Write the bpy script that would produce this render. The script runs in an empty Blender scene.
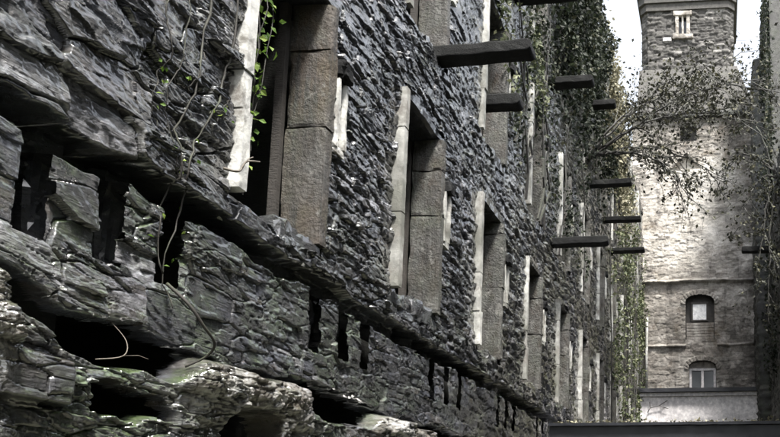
import bpy, math, random
import numpy as np
from mathutils import Matrix, Vector
random.seed(7); RNG = np.random.default_rng(7)
scene = bpy.context.scene
col = scene.collection

# ------------------------------------------------------------------ noise
def hsh(ix, iy, s):
    ix = ix.astype(np.int64); iy = iy.astype(np.int64)
    n = (ix * 374761393 + iy * 668265263 + s * 974634777) & 0x7fffffff
    n = ((n ^ (n >> 13)) * 1274126177) & 0x7fffffff
    n = ((n ^ (n >> 15)) * 2246822519) & 0x7fffffff
    n = n ^ (n >> 16)
    return (n & 0xffffff) / float(0xffffff)

def vn(x, y, s=0):
    x0 = np.floor(x); y0 = np.floor(y); fx = x - x0; fy = y - y0
    fx = fx*fx*(3-2*fx); fy = fy*fy*(3-2*fy)
    a = hsh(x0, y0, s); b = hsh(x0+1, y0, s); c = hsh(x0, y0+1, s); d = hsh(x0+1, y0+1, s)
    return (a*(1-fx)+b*fx)*(1-fy) + (c*(1-fx)+d*fx)*fy - .5

def fbm(x, y, s=0, o=4, g=.5):
    r = 0; a = 1.
    for i in range(o):
        r = r + a*vn(x, y, s+i*17); x = x*2.03+3.1; y = y*2.03+1.7; a *= g
    return r

def sstep(e0, e1, x):
    t = np.clip((x-e0)/(e1-e0), 0, 1); return t*t*(3-2*t)

def stones(Y, Z, sy, sz, seed, shear=0.):
    """irregular coursed rubble: returns edge distance, three random numbers per stone, local offsets"""
    p = Y/sy + shear*Z/sy; q = Z/sz
    ip = np.floor(p); iq = np.floor(q)
    F1 = np.full(Y.shape, 9.); F2 = np.full(Y.shape, 9.)
    ci = np.zeros(Y.shape); cj = np.zeros(Y.shape); lx = np.zeros(Y.shape); ly = np.zeros(Y.shape)
    for j in (-1, 0, 1):
        for i in (-1, 0, 1):
            a = ip+i; b = iq+j
            cx = a + .1+.8*hsh(a, b, seed); cy = b + .15+.7*hsh(a, b, seed+1)
            dx = p-cx; dy = q-cy
            w = .75+.5*hsh(a, b, seed+2)
            d = np.maximum(np.abs(dx)*w, np.abs(dy)) * .65 + np.sqrt(dx*dx*w*w+dy*dy)*.35
            m = d < F1
            F2 = np.where(m, F1, np.minimum(F2, d))
            F1 = np.where(m, d, F1)
            ci = np.where(m, a, ci); cj = np.where(m, b, cj)
            lx = np.where(m, dx*sy, lx); ly = np.where(m, dy*sz, ly)
    r1 = hsh(ci, cj, seed+5); r2 = hsh(ci, cj, seed+6); r3 = hsh(ci, cj, seed+7); r4 = hsh(ci, cj, seed+8)
    return F2-F1, r1, r2, r3, r4, lx, ly

# ------------------------------------------------------------------ mesh helpers
def np_mesh(name, V, F, mat, attrs=None, smooth=True):
    me = bpy.data.meshes.new(name)
    V = np.asarray(V, dtype=np.float32); F = np.asarray(F, dtype=np.int32)
    k = F.shape[1]
    me.vertices.add(len(V)); me.vertices.foreach_set('co', V.ravel())
    me.loops.add(F.size); me.loops.foreach_set('vertex_index', F.ravel())
    me.polygons.add(len(F)); me.polygons.foreach_set('loop_start', np.arange(0, F.size, k, dtype=np.int32))
    me.update(calc_edges=True)
    me.polygons.foreach_set('use_smooth', np.full(len(F), smooth, dtype=bool))
    if attrs:
        for an, av in attrs.items():
            at = me.attributes.new(an, 'FLOAT', 'POINT'); at.data.foreach_set('value', np.asarray(av, dtype=np.float32).ravel())
    me.materials.append(mat)
    me.update()
    return me

class MB:
    def __init__(s): s.V = []; s.F = []; s.A = []; s.n = 0
    def add(s, V, F, a=None):
        V = np.asarray(V, float).reshape(-1, 3); F = np.asarray(F, int)
        s.V.append(V); s.F.append(F+s.n); s.A.append(np.full(len(V), .5) if a is None else np.asarray(a, float)); s.n += len(V)
    def box(s, x0, x1, y0, y1, z0, z1, step=None, amp=0., seed=0):
        step = step or 9.
        L = [(x0, x1), (y0, y1), (z0, z1)]
        N = [max(1, min(60, int(round((b-a)/step)))) for a, b in L]
        for ax in range(3):
            u, v = (ax+1) % 3, (ax+2) % 3
            for side in (0, 1):
                gu = np.linspace(*L[u], N[u]+1); gv = np.linspace(*L[v], N[v]+1)
                U, W = np.meshgrid(gu, gv, indexing='ij')
                P = np.zeros(U.shape+(3,)); P[..., u] = U; P[..., v] = W; P[..., ax] = L[ax][side]
                idx = np.arange(U.size).reshape(U.shape)
                q = np.stack([idx[:-1, :-1], idx[1:, :-1], idx[1:, 1:], idx[:-1, 1:]], -1).reshape(-1, 4)
                if not side: q = q[:, ::-1]
                P = P.reshape(-1, 3)
                if amp:
                    # worn corners: pull each vertex in where two or more faces meet, then roughen
                    c = np.array([(a+b)/2 for a, b in L]); h = np.array([(b-a)/2 for a, b in L])
                    t = (np.abs(P-c) > h-1e-6).sum(1)
                    ch = np.clip(.5+1.6*fbm(P[:, 0]*7+P[:, 1]*9+seed, P[:, 2]*8+seed, 77), 0, 2)
                    P = P - np.sign(P-c)*(np.where(t >= 2, 1, 0)*ch)[:, None]*(np.abs(P-c) > h-1e-6)*amp*.9
                    k = 9.
                    P = P + amp*np.stack([fbm(P[:, 1]*k+P[:, 0]*3.1+seed, P[:, 2]*k+P[:, 0]*5.3, 3+seed),
                                          fbm(P[:, 0]*k+P[:, 1]*2.7+seed, P[:, 2]*k-P[:, 1]*4.1, 5+seed),
                                          fbm(P[:, 0]*k+P[:, 2]*3.3+seed, P[:, 1]*k+P[:, 2]*2.9, 9+seed)], 1)
                s.add(P, q)
        return s
    def tube(s, pts, rads, n=6):
        pts = np.asarray(pts, float); m = len(pts)
        if np.isscalar(rads): rads = [rads]*m
        T = np.gradient(pts, axis=0); T /= np.linalg.norm(T, axis=1)[:, None]+1e-9
        ref = np.array([.3, .9, .2]); 
        A = np.cross(T, ref); A /= np.linalg.norm(A, axis=1)[:, None]+1e-9
        B = np.cross(T, A)
        ang = np.arange(n)*2*math.pi/n
        R = np.asarray(rads)[:, None, None]
        P = pts[:, None] + R*(np.cos(ang)[None, :, None]*A[:, None]+np.sin(ang)[None, :, None]*B[:, None])
        idx = np.arange(m*n).reshape(m, n)
        nx = np.roll(idx, -1, 1)
        q = np.stack([idx[:-1], nx[:-1], nx[1:], idx[1:]], -1).reshape(-1, 4)
        s.add(P.reshape(-1, 3), q)
        c = s.n
        s.add(pts[[0, -1]], np.zeros((0, 4), int))
        for e, row, flip in ((0, 0, 1), (1, m-1, 0)):
            for i in range(n):
                a, b = int(idx[row, i]), int(idx[row, (i+1) % n])
                base = s.n-2-m*n
                s.F.append(np.array([[base+a, base+b, c+e, c+e]]) if not flip else np.array([[base+b, base+a, c+e, c+e]]))
        return s
    def leaves(s, C, size, N=None, spread=1., droop=.3):
        """folded leaf of six vertices at every point of C"""
        C = np.asarray(C, float); n = len(C)
        size = np.broadcast_to(size, (n,))
        d = RNG.normal(size=(n, 3)); d[:, 2] -= droop*2; d /= np.linalg.norm(d, axis=1)[:, None]
        nn = RNG.normal(size=(n, 3))*spread
        if N is not None: nn = nn*.75 + np.asarray(N)
        w = np.cross(d, nn); w /= np.linalg.norm(w, axis=1)[:, None]+1e-9
        nn = np.cross(w, d)
        S = size[:, None]
        P = np.stack([C, C+d*S*.45+w*S*.36+nn*S*.10, C+d*S*.5, C+d*S*.45-w*S*.36+nn*S*.10, C+d*S*1.05-nn*S*.12], 1)
        b = np.arange(n)[:, None]*5
        q = np.concatenate([np.stack([b[:, 0], b[:, 0]+2, b[:, 0]+4, b[:, 0]+1], 1)[:, [0, 1, 2, 3]],
                            np.stack([b[:, 0], b[:, 0]+3, b[:, 0]+4, b[:, 0]+2], 1)], 0)
        s.add(P.reshape(-1, 3), q, np.repeat(RNG.random(n), 5))
        return s
    def mesh(s, name, mat, smooth=False):
        V = np.concatenate(s.V); F = np.concatenate([f for f in s.F if len(f)])
        A = np.concatenate(s.A)
        tri = F[:, 2] == F[:, 3]
        if tri.any():
            me = bpy.data.meshes.new(name)
            me.from_pydata(V.tolist(), [], [list(f[:3]) if f[2] == f[3] else list(f) for f in F.tolist()])
            at = me.attributes.new('tint', 'FLOAT', 'POINT'); at.data.foreach_set('value', A.astype(np.float32))
            me.materials.append(mat); me.polygons.foreach_set('use_smooth', [smooth]*len(me.polygons)); me.update()
            return me
        return np_mesh(name, V, F, mat, {'tint': A}, smooth)
    def build(s, name, mat, parent=None, smooth=False): return link(name, s.mesh(name, mat, smooth), parent)

def link(name, me, parent=None):
    o = bpy.data.objects.new(name, me); col.objects.link(o)
    if parent: o.parent = parent
    return o

def tag(o, label, cat, group=None, kind=None):
    if label: o['label'] = label
    if cat: o['category'] = cat
    if group: o['group'] = group
    if kind: o['kind'] = kind
    return o

def thing(name, label, cat, group=None, loc=(0, 0, 0)):
    o = bpy.data.objects.new(name, None); col.objects.link(o); o.location = loc; o.empty_display_size = .2
    o['kind'] = 'thing'; return tag(o, label, cat, group)

def off(me_builder, loc):
    return me_builder

def grid_faces(nu, nv, keep=None):
    idx = np.arange(nu*nv).reshape(nu, nv)
    q = np.stack([idx[:-1, :-1], idx[1:, :-1], idx[1:, 1:], idx[:-1, 1:]], -1).reshape(-1, 4)
    return q if keep is None else q[keep.ravel()]

# ------------------------------------------------------------------ materials
def new_mat(name):
    m = bpy.data.materials.new(name); m.use_nodes = True
    nt = m.node_tree; b = nt.nodes['Principled BSDF']
    return m, nt, b

class G:
    def __init__(s, nt): s.nt = nt
    def n(s, t, **kw):
        nd = s.nt.nodes.new(t)
        for k, v in kw.items(): setattr(nd, k, v)
        return nd
    def l(s, a, b): s.nt.links.new(a, b)
    def pos(s, scale=(1, 1, 1)):
        g = s.n('ShaderNodeNewGeometry'); m = s.n('ShaderNodeMapping'); m.inputs['Scale'].default_value = scale
        s.l(g.outputs['Position'], m.inputs['Vector']); return m.outputs[0]
    def noise(s, vec, scale, detail=6, rough=.6, dist=0.):
        n = s.n('ShaderNodeTexNoise'); n.inputs['Scale'].default_value = scale; n.inputs['Detail'].default_value = detail
        n.inputs['Roughness'].default_value = rough; n.inputs['Distortion'].default_value = dist
        s.l(vec, n.inputs['Vector']); return n.outputs['Fac']
    def ramp(s, fac, stops):
        r = s.n('ShaderNodeValToRGB'); e = r.color_ramp.elements
        while len(e) > 1: e.remove(e[-1])
        e[0].position = stops[0][0]; e[0].color = (*stops[0][1], 1)
        for p, c in stops[1:]:
            x = e.new(p); x.color = (*c, 1)
        s.l(fac, r.inputs[0]); return r.outputs[0]
    def mix(s, fac, a, b, mode='MIX'):
        m = s.n('ShaderNodeMix', data_type='RGBA', blend_type=mode)
        for sock, v in ((m.inputs[0], fac), (m.inputs[6], a), (m.inputs[7], b)):
            if isinstance(v, (int, float)): sock.default_value = v
            elif isinstance(v, tuple): sock.default_value = (*v, 1)
            else: s.l(v, sock)
        return m.outputs[2]
    def math(s, op, a, b=0.):
        m = s.n('ShaderNodeMath', operation=op)
        for sock, v in ((m.inputs[0], a), (m.inputs[1], b)):
            if isinstance(v, (int, float)): sock.default_value = v
            else: s.l(v, sock)
        return m.outputs[0]
    def maprange(s, v, a, b, c=0., d=1.):
        m = s.n('ShaderNodeMapRange'); s.l(v, m.inputs[0])
        for i, x in enumerate((a, b, c, d)): m.inputs[i+1].default_value = x
        return m.outputs[0]
    def attr(s, name): return s.n('ShaderNodeAttribute', attribute_name=name).outputs['Fac']
    def bump(s, h, strength, dist, normal=None):
        b = s.n('ShaderNodeBump'); b.inputs['Strength'].default_value = strength; b.inputs['Distance'].default_value = dist
        s.l(h, b.inputs['Height'])
        if normal is not None: s.l(normal, b.inputs['Normal'])
        return b.outputs[0]

def stone_mat(name, stops, mossamt=.5, rough=(.35, .6), patch=None, bump=1., warm=None, striate=True, detail=1., spec=.5, lime_lit=False, coat=0.):
    m, nt, b = new_mat(name); g = G(nt)
    p = g.pos()
    c = g.ramp(g.attr('tint'), stops)
    n1 = g.noise(p, 9*detail, 8, .65)
    c = g.mix(1., c, g.ramp(n1, [(.25, (.55, .55, .57)), (.5, (1, 1, 1)), (.78, (1.6, 1.6, 1.55))]), 'MULTIPLY')
    if lime_lit:          # lichen specks and pale scuffs
        f = g.math('MULTIPLY', g.maprange(g.noise(g.pos((1, .6, 1.6)), 42, 5, .75), .58, .66), g.maprange(g.noise(p, 3.3, 4, .6), .42, .58))
        c = g.mix(g.math('MULTIPLY', f, .8), c, (.20, .205, .215))
        n2 = g.noise(g.pos((.7, .7, 1.8)), 24, 8, .75)
        c = g.mix(1., c, g.ramp(n2, [(.3, (.28, .28, .29)), (.5, (.72, .72, .73)), (.7, (2.3, 2.3, 2.35))]), 'MULTIPLY')
        c = g.mix(1., c, g.ramp(g.noise(p, .9, 6, .65), [(.36, (.42, .42, .44)), (.5, (1, 1, 1)), (.64, (1.5, 1.5, 1.55))]), 'MULTIPLY')
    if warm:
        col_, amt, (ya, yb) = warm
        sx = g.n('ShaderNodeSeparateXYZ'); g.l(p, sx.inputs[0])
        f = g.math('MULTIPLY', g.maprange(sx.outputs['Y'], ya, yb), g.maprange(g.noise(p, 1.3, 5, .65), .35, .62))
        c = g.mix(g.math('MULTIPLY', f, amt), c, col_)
    for q in ([patch] if isinstance(patch, tuple) else patch or []):
        col_, lo, hi, sc = q[:4]
        f = g.maprange(g.noise(g.pos(q[4]) if len(q) > 4 else p, sc, 7, .7, .3), lo, hi)
        c = g.mix(f, c, col_)
    if lime_lit:
        f = g.math('MULTIPLY', g.attr('lime_lit'), g.maprange(g.noise(p, 7, 6, .7), .36, .5))
        c = g.mix(f, c, g.ramp(g.noise(p, 4, 6, .65), [(.32, (.10, .075, .05)), (.48, (.24, .22, .19)), (.6, (.60, .59, .57))]))
    if mossamt:
        ge = g.n('ShaderNodeNewGeometry'); sx = g.n('ShaderNodeSeparateXYZ'); g.l(ge.outputs['Normal'], sx.inputs[0])
        up = g.maprange(sx.outputs['Z'], -.35, .75)
        f = g.math('MULTIPLY', up, g.maprange(g.noise(p, 2.6, 7, .75), .45, .62))
        f = g.math('MULTIPLY', f, mossamt)
        if lime_lit:
            f = g.math('MULTIPLY', f, g.math('SUBTRACT', 1., g.math('MULTIPLY', g.attr('lime_lit'), .6)))
            f = g.math('MULTIPLY', f, g.math('ADD', .5, g.math('MULTIPLY', g.attr('mossy'), 1.2)))
        c = g.mix(f, c, g.ramp(g.noise(p, 45, 3), [(.3, (.022, .045, .014)), (.7, (.115, .165, .055))]))
    g.l(c, b.inputs['Base Color'])
    r = g.maprange(g.noise(p, 5, 5, .6), .3, .7, rough[0], rough[1]); g.l(r, b.inputs['Roughness'])
    b.inputs['Specular IOR Level'].default_value = spec
    b.inputs['Coat Weight'].default_value = coat; b.inputs['Coat IOR'].default_value = 1.75; b.inputs['Coat Roughness'].default_value = .12
    h1 = g.noise(p, 70*detail, 7, .7)
    nrm = g.bump(h1, (1. if lime_lit else .5)*bump, .016/detail)
    if striate:
        mp = g.pos((6, 4, 42)); h2 = g.noise(mp, 2.2*detail, 6, .62, .5)
        nrm = g.bump(h2, (.9 if lime_lit else .5)*bump, .018/detail, nrm)
    if lime_lit:
        nrm = g.bump(g.math('MULTIPLY', g.noise(p, 26, 8, .72), g.attr('lime_lit')), 1., .05, nrm)
    g.l(nrm, b.inputs['Normal'])
    return m

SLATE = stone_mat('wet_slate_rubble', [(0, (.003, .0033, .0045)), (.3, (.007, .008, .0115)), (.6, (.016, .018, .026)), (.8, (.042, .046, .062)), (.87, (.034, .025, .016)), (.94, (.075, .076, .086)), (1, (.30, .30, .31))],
                  .8, (.2, .5), warm=((.075, .068, .040), .7, (7, 11)), spec=.7, lime_lit=True, coat=1.)
JAMB = stone_mat('dressed_jamb_stone', [(0, (.052, .051, .047)), (1, (.074, .073, .068))], .35, (.5, .75), warm=((.05, .032, .018), 1., (5.9, 4.9)),
                 patch=[((.030, .024, .018), .47, .6, 3.1, (1.5, 1.5, .8)), ((.016, .014, .012), .5, .62, 2.2, (4, 4, .5)), ((.042, .028, .018), .58, .7, 2.4, (2, 2, .8)), ((.15, .145, .135), .58, .66, 6)], striate=False, bump=1.6, detail=.5)
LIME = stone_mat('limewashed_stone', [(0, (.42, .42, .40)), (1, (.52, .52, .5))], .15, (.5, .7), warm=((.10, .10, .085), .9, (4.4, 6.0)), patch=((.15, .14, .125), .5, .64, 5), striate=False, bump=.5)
TIMBER = stone_mat('weathered_timber', [(0, (.028, .025, .022)), (1, (.042, .037, .032))], 0, (.55, .8), bump=.7)
def add_wash_shade(m):
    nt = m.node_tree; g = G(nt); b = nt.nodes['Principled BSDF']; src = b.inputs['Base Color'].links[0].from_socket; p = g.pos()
    f = g.math('MULTIPLY', g.attr('wash_glow'), g.maprange(g.noise(p, 2.2, 9, .8), .44, .54)); c = g.mix(f, src, (.52, .485, .43))  # limewash remains, with the sun glow painted into the same patch
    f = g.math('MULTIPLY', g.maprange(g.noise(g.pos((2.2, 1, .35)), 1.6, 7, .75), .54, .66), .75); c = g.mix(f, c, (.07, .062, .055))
    f = g.math('MULTIPLY', g.attr('painted_shade'), g.maprange(g.noise(p, 1.3, 8, .72), .36, .60)); c = g.mix(f, c, (.045, .041, .037))  # shade painted in: darker towards the right, foot and top
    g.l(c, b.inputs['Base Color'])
GRANITE = stone_mat('dark_damp_granite', [(0, (.007, .0072, .0078)), (1, (.010, .0102, .011))], .05, (.7, .9), striate=False, bump=1.2, spec=.2)
ENDST = stone_mat('end_wall_rubble', [(0, (.11, .10, .09)), (.5, (.22, .20, .18)), (.8, (.30, .28, .255)), (1, (.42, .39, .36))],
                  .2, (.6, .85), patch=[((.56, .53, .49), .50, .62, .6), ((.10, .075, .05), .54, .68, .9), ((.05, .046, .042), .58, .7, 1.1, (1, 1, .5))], striate=False, bump=1.2, spec=.3)
TOWST = stone_mat('tower_rubble', [(0, (.03, .028, .027)), (.5, (.058, .055, .052)), (.82, (.10, .095, .09)), (1, (.25, .24, .23))],
                  .1, (.6, .85), striate=False, bump=1.2, spec=.3)
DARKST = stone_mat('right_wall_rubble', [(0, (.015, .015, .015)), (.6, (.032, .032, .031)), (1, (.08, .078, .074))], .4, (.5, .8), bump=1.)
RENDER = stone_mat('pale_lime_render', [(0, (.56, .54, .55)), (1, (.60, .58, .59))], .1, (.6, .8), patch=((.36, .34, .35), .54, .75, 2.2, (1, 1, .4)), striate=False, bump=.3)
STEEL = stone_mat('painted_steel', [(0, (.006, .007, .011)), (1, (.008, .009, .013))], 0, (.4, .6), striate=False, bump=.12)
PALEW = stone_mat('sky_white_pane', [(0, (.82, .82, .82)), (1, (.82, .82, .82))], 0, (.5, .6), striate=False, bump=.1)  # white colour stands in for bright sky in the pane
BARK = stone_mat('vine_bark', [(0, (.010, .008, .006)), (1, (.016, .013, .010))], .3, (.6, .8), bump=.6, detail=2)
DBARK = stone_mat('branch_bark', [(0, (.010, .009, .0075)), (1, (.014, .012, .010))], .2, (.6, .8), bump=.5, detail=2)
PTWIG = stone_mat('pale_dead_twig', [(0, (.09, .078, .062)), (1, (.11, .095, .078))], 0, (.6, .8), bump=.3, detail=2)
GROUND = stone_mat('damp_earth', [(0, (.07, .06, .05)), (1, (.08, .07, .055))], .8, (.6, .9), patch=((.12, .11, .10), .5, .6, 4), striate=False)

add_wash_shade(ENDST)
m, nt, b = new_mat('dark_glass'); b.inputs['Base Color'].default_value = (.02, .022, .026, 1); b.inputs['Roughness'].default_value = .12; GLASS = m
def leaf_mat(name, stops, trans=.25):
    m, nt, b = new_mat(name); g = G(nt)
    c = g.ramp(g.attr('tint'), stops); g.l(c, b.inputs['Base Color']); b.inputs['Roughness'].default_value = .6; b.inputs['Specular IOR Level'].default_value = .25
    t = g.n('ShaderNodeBsdfTranslucent'); g.l(c, t.inputs['Color'])
    mx = g.n('ShaderNodeMixShader'); mx.inputs[0].default_value = trans
    g.l(b.outputs[0], mx.inputs[1]); g.l(t.outputs[0], mx.inputs[2]); g.l(mx.outputs[0], nt.nodes['Material Output'].inputs['Surface'])
    return m
LEAF_D = leaf_mat('dark_ivy_leaf', [(0, (.006, .009, .006)), (.6, (.016, .022, .013)), (.9, (.035, .043, .025)), (1, (.08, .08, .05))])  # leaf colour darkened to carry the shade on the ivy mass
LEAF_G = leaf_mat('green_ivy_leaf', [(0, (.035, .045, .022)), (.6, (.075, .09, .045)), (1, (.18, .185, .11))])
LEAF_B = leaf_mat('fresh_green_leaf', [(0, (.05, .10, .012)), (.6, (.10, .18, .03)), (1, (.2, .27, .06))], .4)
LEAF_Y = leaf_mat('dry_tan_leaf', [(0, (.08, .075, .045)), (.6, (.16, .15, .095)), (1, (.32, .30, .22))])
LEAF_K = leaf_mat('shrub_leaf', [(0, (.018, .018, .014)), (.7, (.04, .042, .028)), (1, (.09, .085, .05))], .12)

# ------------------------------------------------------------------ left wall
XW = -2.6
WY = [3.96+2.18*k for k in range(0, 11)]               # near edges of the cell windows
WL = [(3.46, 5.18), (5.93, 7.72), (8.52, 10.3), (11.1, 12.6)]
WW = .88
def top_left(Y): return 12.75 + .45*fbm(Y*1.1, Y*0+3, 41, 4)
def left_h(Y, Z):
    wy = Y + .05*fbm(Y*3, Z*3, 1); wz = Z + .035*fbm(Y*2.2, Z*4, 2) - .05*np.sin(Y*.9+1)
    e1, a1, a2, a3, a4, lx, ly = stones(wy, wz, .40, .17, 11, .12)
    e2, b1, b2, b3, b4, mx, my = stones(wy, wz, .25, .068, 23, .3)
    e3, c1, c2, c3, c4, nx, ny = stones(wy+.02*fbm(Y*9, Z*9, 3), wz, .075, .022, 29, .3)
    near = sstep(4.6, 3.6, Y)
    big = np.clip(near*.95 + .3*sstep(-.05, .25, fbm(Y*.9, Z*1.3, 5)) + sstep(3.3, 3.05, Z)*.3, 0, 1)
    def terr(v, st, soft=.25):
        q = v/st; fl = np.floor(q); fr = q-fl
        return st*(fl + sstep(.5-soft, .5+soft, fr)*.75 + fr*.25)
    fr_ = sstep(-.12, .16, fbm(Y*2.3, Z*3.1, 35))               # where the slabs are shattered
    big = big*(1-.75*sstep(2.5, 2.3, Z)); fr_ = np.clip(fr_ + sstep(2.5, 2.3, Z)*.6, 0, 1)
    hb = (a1-.5)*.06 + (a2-.5)*.62*ly + (a3-.5)*.30*lx
    hs = (b1-.5)*.045 + (b2-.5)*1.05*my + (b3-.5)*.36*mx
    hc = (c1-.5)*.012 + (c2-.5)*.8*ny + (c3-.5)*.22*nx
    v = hb + hs*(.25+.55*fr_) + .030*fbm(Y*2.2, Z*5, 36, 3) + hc*.35*fr_
    sheet = terr(v, .017, .12) - .045*(1-sstep(0, .05, e1)) - .022*fr_*(1-sstep(0, .07, e2))
    mid = terr(hs + .25*hb + hc*.25, .013, .2) - .034*(1-sstep(0, .10, e2)) - .014*(1-sstep(0, .05, e1))
    h = big*sheet*.72 + (1-big)*mid*.68
    # cleavage steps of the slate
    s = (Z*1.0+Y*.16)*46 + 2.6*fbm(Y*4, Z*9, 31); fr = s-np.floor(s)
    h = h + .006*(fr-.5)*sstep(.3, .9, fr_)*np.where(Y < 9, 1, .4)
    rg = np.abs(fbm(Y*7+Z*3, Z*11, 7, 4, .55))
    h = h + .022*(.25-rg)*(1-.5*near) + .005*fbm(Y*26, Z*40, 8, 3, .6)
    h = h + .045*fbm(Y*.8, Z*.9, 9, 2)
    tint = np.clip(.5+1.25*(big*a4 + (1-big)*b4-.5) + .18*(c4-.5), 0, 1)
    # storey bands
    j = .035*fbm(Y*5, Z*0+1, 51, 3) + .03*(a1-.5)
    zl = 3.21 + j
    gap = sstep(zl, zl-.02, Z)*sstep(3.07+j*1.4, 3.10+j*1.4, Z)
    left = sstep(2.95, 2.75, Y)
    zs = 2.47 + .09*left + .05*fbm(Y*3, Z*0+7, 53, 3)+.03*(b1-.5)
    seg = np.mod(Y-3.16+1.09, 2.18)-1.09                      # 0 midway between two doors
    hood = sstep(.42, .60, np.abs(seg)+.05*fbm(Y*6, Z*6, 55))    # 1 above a door
    zr = 2.26 + hood*.14 + .10*left + .05*fbm(Y*3.5, Z*0+2, 57, 3)
    S = sstep(zl-.01, zl-.03, Z)*sstep(zs-.02, zs, Z)
    h = h*(1-.45*S) - S*.045
    h = h - gap*.26*np.clip(sstep(-.22, .0, fbm(Y*1.5, Z*0, 52, 3)) + sstep(4.6, 4.2, Y), .3, 1)*(.45+.55*sstep(16, 6, Y))
    R = sstep(zs, zs-.03, Z)*sstep(zr-.015, zr+.015+hood*.03, Z)
    h = h - R*.15 + .06*R*fbm(Y*11, Z*13, 54, 4, .6)
    Lz = sstep(zr+.03, zr-.02, Z)
    bulge = hood*np.exp(-((Z-2.3)/.13)**2)*.16
    h = h*(1-.15*Lz*hood) + Lz*(bulge*(.55+1.0*fbm(Y*3.2, Z*4, 56, 3)) + .02) + Lz*.022*fbm(Y*6, Z*7, 59, 4) + Lz*hood*.035*fbm(Y*14, Z*18, 58, 5, .65)
    lime_lit = Lz*np.clip(hood*sstep(1.98, 2.24, Z)+fbm(Y*5, Z*6, 60)*.5, 0, 1)  # lime plaster on the hoods, plus light painted on their upper part
    void = R*np.where(hood > .82, 0, 1.)
    void = np.where(void > .75, 1., 0.)
    # ventilation slits between the windows
    for k in range(-3, 11):
        for d in (0., .385, .765):
            y0 = 2.69+2.2*k+d; 
            if y0 > 27: continue
            w = .175
            jj = .016*fbm(Y*3+k, Z*4, 61, 2)
            mk = sstep(y0-.012, y0+.012, Y+jj)*sstep(y0+w+.012, y0+w-.012, Y+jj)*sstep(2.66+.03*d, 2.70+.03*d, Z+jj)*sstep(3.16, 3.12, Z)
            h = h - .004*mk; void = np.maximum(void, mk)
    # ground-floor doors
    dd = np.abs(np.abs(seg)-1.09)                             # distance from a door's centre line
    head = 2.22 - .5*dd**2 + .02*fbm(Y*8, Z*0, 63)
    door = sstep(.29, .26, dd+.03*fbm(Y*0+2, Z*7, 65))*sstep(head, head-.03, Z)
    h = h - door*.24; void = np.maximum(void, door)
    # a rubble hole under the near cavity and a big squared block beside it
    hole = sstep(3.08, 3.10, Y+.05*fbm(Z*14, Y*9, 64, 2))*sstep(3.62, 3.60, Y+.09*fbm(Z*11, Y*7, 66, 2))*sstep(2.03, 2.05, Z+.05*fbm(Y*7, Z*3, 67, 3)+.03*(b1-.5))*sstep(2.17, 2.15, Z+.05*fbm(Y*6, Z*3, 68, 3)+.03*(b2-.5)); h = h - .12*hole; void = np.maximum(void, (hole > .72)*1.)
    blk = sstep(2.55, 2.6, Y)*sstep(2.98, 2.9, Y)*sstep(2.03, 2.05, Z)*sstep(2.24, 2.21, Z)
    h = h*(1-.6*blk) + blk*.07
    tint = np.clip(tint + .12*fbm(Y*1.2, Z*1.2, 71), 0, 1)
    tint = np.where(tint > .985, .97, tint)
    moss = np.clip((S+Lz)*sstep(7, 4, Y), 0, 1)
    return h, tint, lime_lit, void, moss
def left_panel(ys, zs):
    Y, Z = np.meshgrid(ys, zs, indexing='ij')
    h, t, lm, vo, ms = left_h(Y, Z)
    V = np.stack([XW+h, Y, Z], -1).reshape(-1, 3)
    Yc = (Y[:-1, :-1]+Y[1:, 1:])/2; Zc = (Z[:-1, :-1]+Z[1:, 1:])/2
    keep = (Zc < top_left(Yc)) & (np.minimum(np.minimum(vo[:-1, :-1], vo[1:, 1:]), np.minimum(vo[1:, :-1], vo[:-1, 1:])) < .93)
    for y0 in WY:
        for z0, z1 in WL:
            zb = z0-.1 if (z0 < 4 and y0 < 4) else z0
            keep &= ~((Yc > y0-.07) & (Yc < y0+WW+.07) & (Zc > zb-.05) & (Zc < z1+.07))
    return V, grid_faces(len(ys), len(zs), keep), t.ravel(), lm.ravel(), ms.ravel()
def ycols(ya, yb, px):            # columns about px pixels apart in the picture
    n = int(2.6*1050*(1/ya-1/yb)/px)+2
    return 1/np.linspace(1/ya, 1/yb, n)
VV = []; FF = []; TT = []; LL = []; MS = []; n0 = 0
AR = np.arange
for ys, zs in [
    (ycols(2.3, 4.2, .9), AR(1.75, 4.5, .0048)),
    (ycols(4.19, 7.5, .8), AR(1.75, 6.7, .0078)),
    (ycols(7.49, 14, .75), AR(1.9, 10.6, .0135)),
    (ycols(13.98, 27.4, .7), AR(2.3, 13.6, .024)),
    (AR(-2.5, 2.32, .035), AR(0, 13.4, .035)),
    (AR(2.3, 14, .05), AR(-.05, 1.78, .045)), (AR(7.4, 27.4, .07), AR(1.7, 2.35, .045)), (AR(13.9, 27.4, .08), AR(-.05, 1.75, .06)),
    (AR(2.3, 4.22, .04), AR(4.47, 13.4, .04)), (AR(4.18, 7.52, .04), AR(6.67, 13.4, .04)), (AR(7.48, 14.02, .06), AR(10.57, 13.5, .05)),
]:
    V, F, t, lm, ms = left_panel(ys, zs); LL.append(lm); MS.append(ms); VV.append(V); FF.append(F+n0); TT.append(t); n0 += len(V)
wall = thing('ruined_wall', 'long dark wet slate wall with rows of tall empty cell windows and slits', 'wall', loc=(0, 0, 0))
link('masonry', np_mesh('masonry', np.concatenate(VV), np.concatenate(FF), SLATE, {'tint': np.concatenate(TT), 'lime_lit': np.concatenate(LL), 'mossy': np.concatenate(MS)}), wall)
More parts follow.
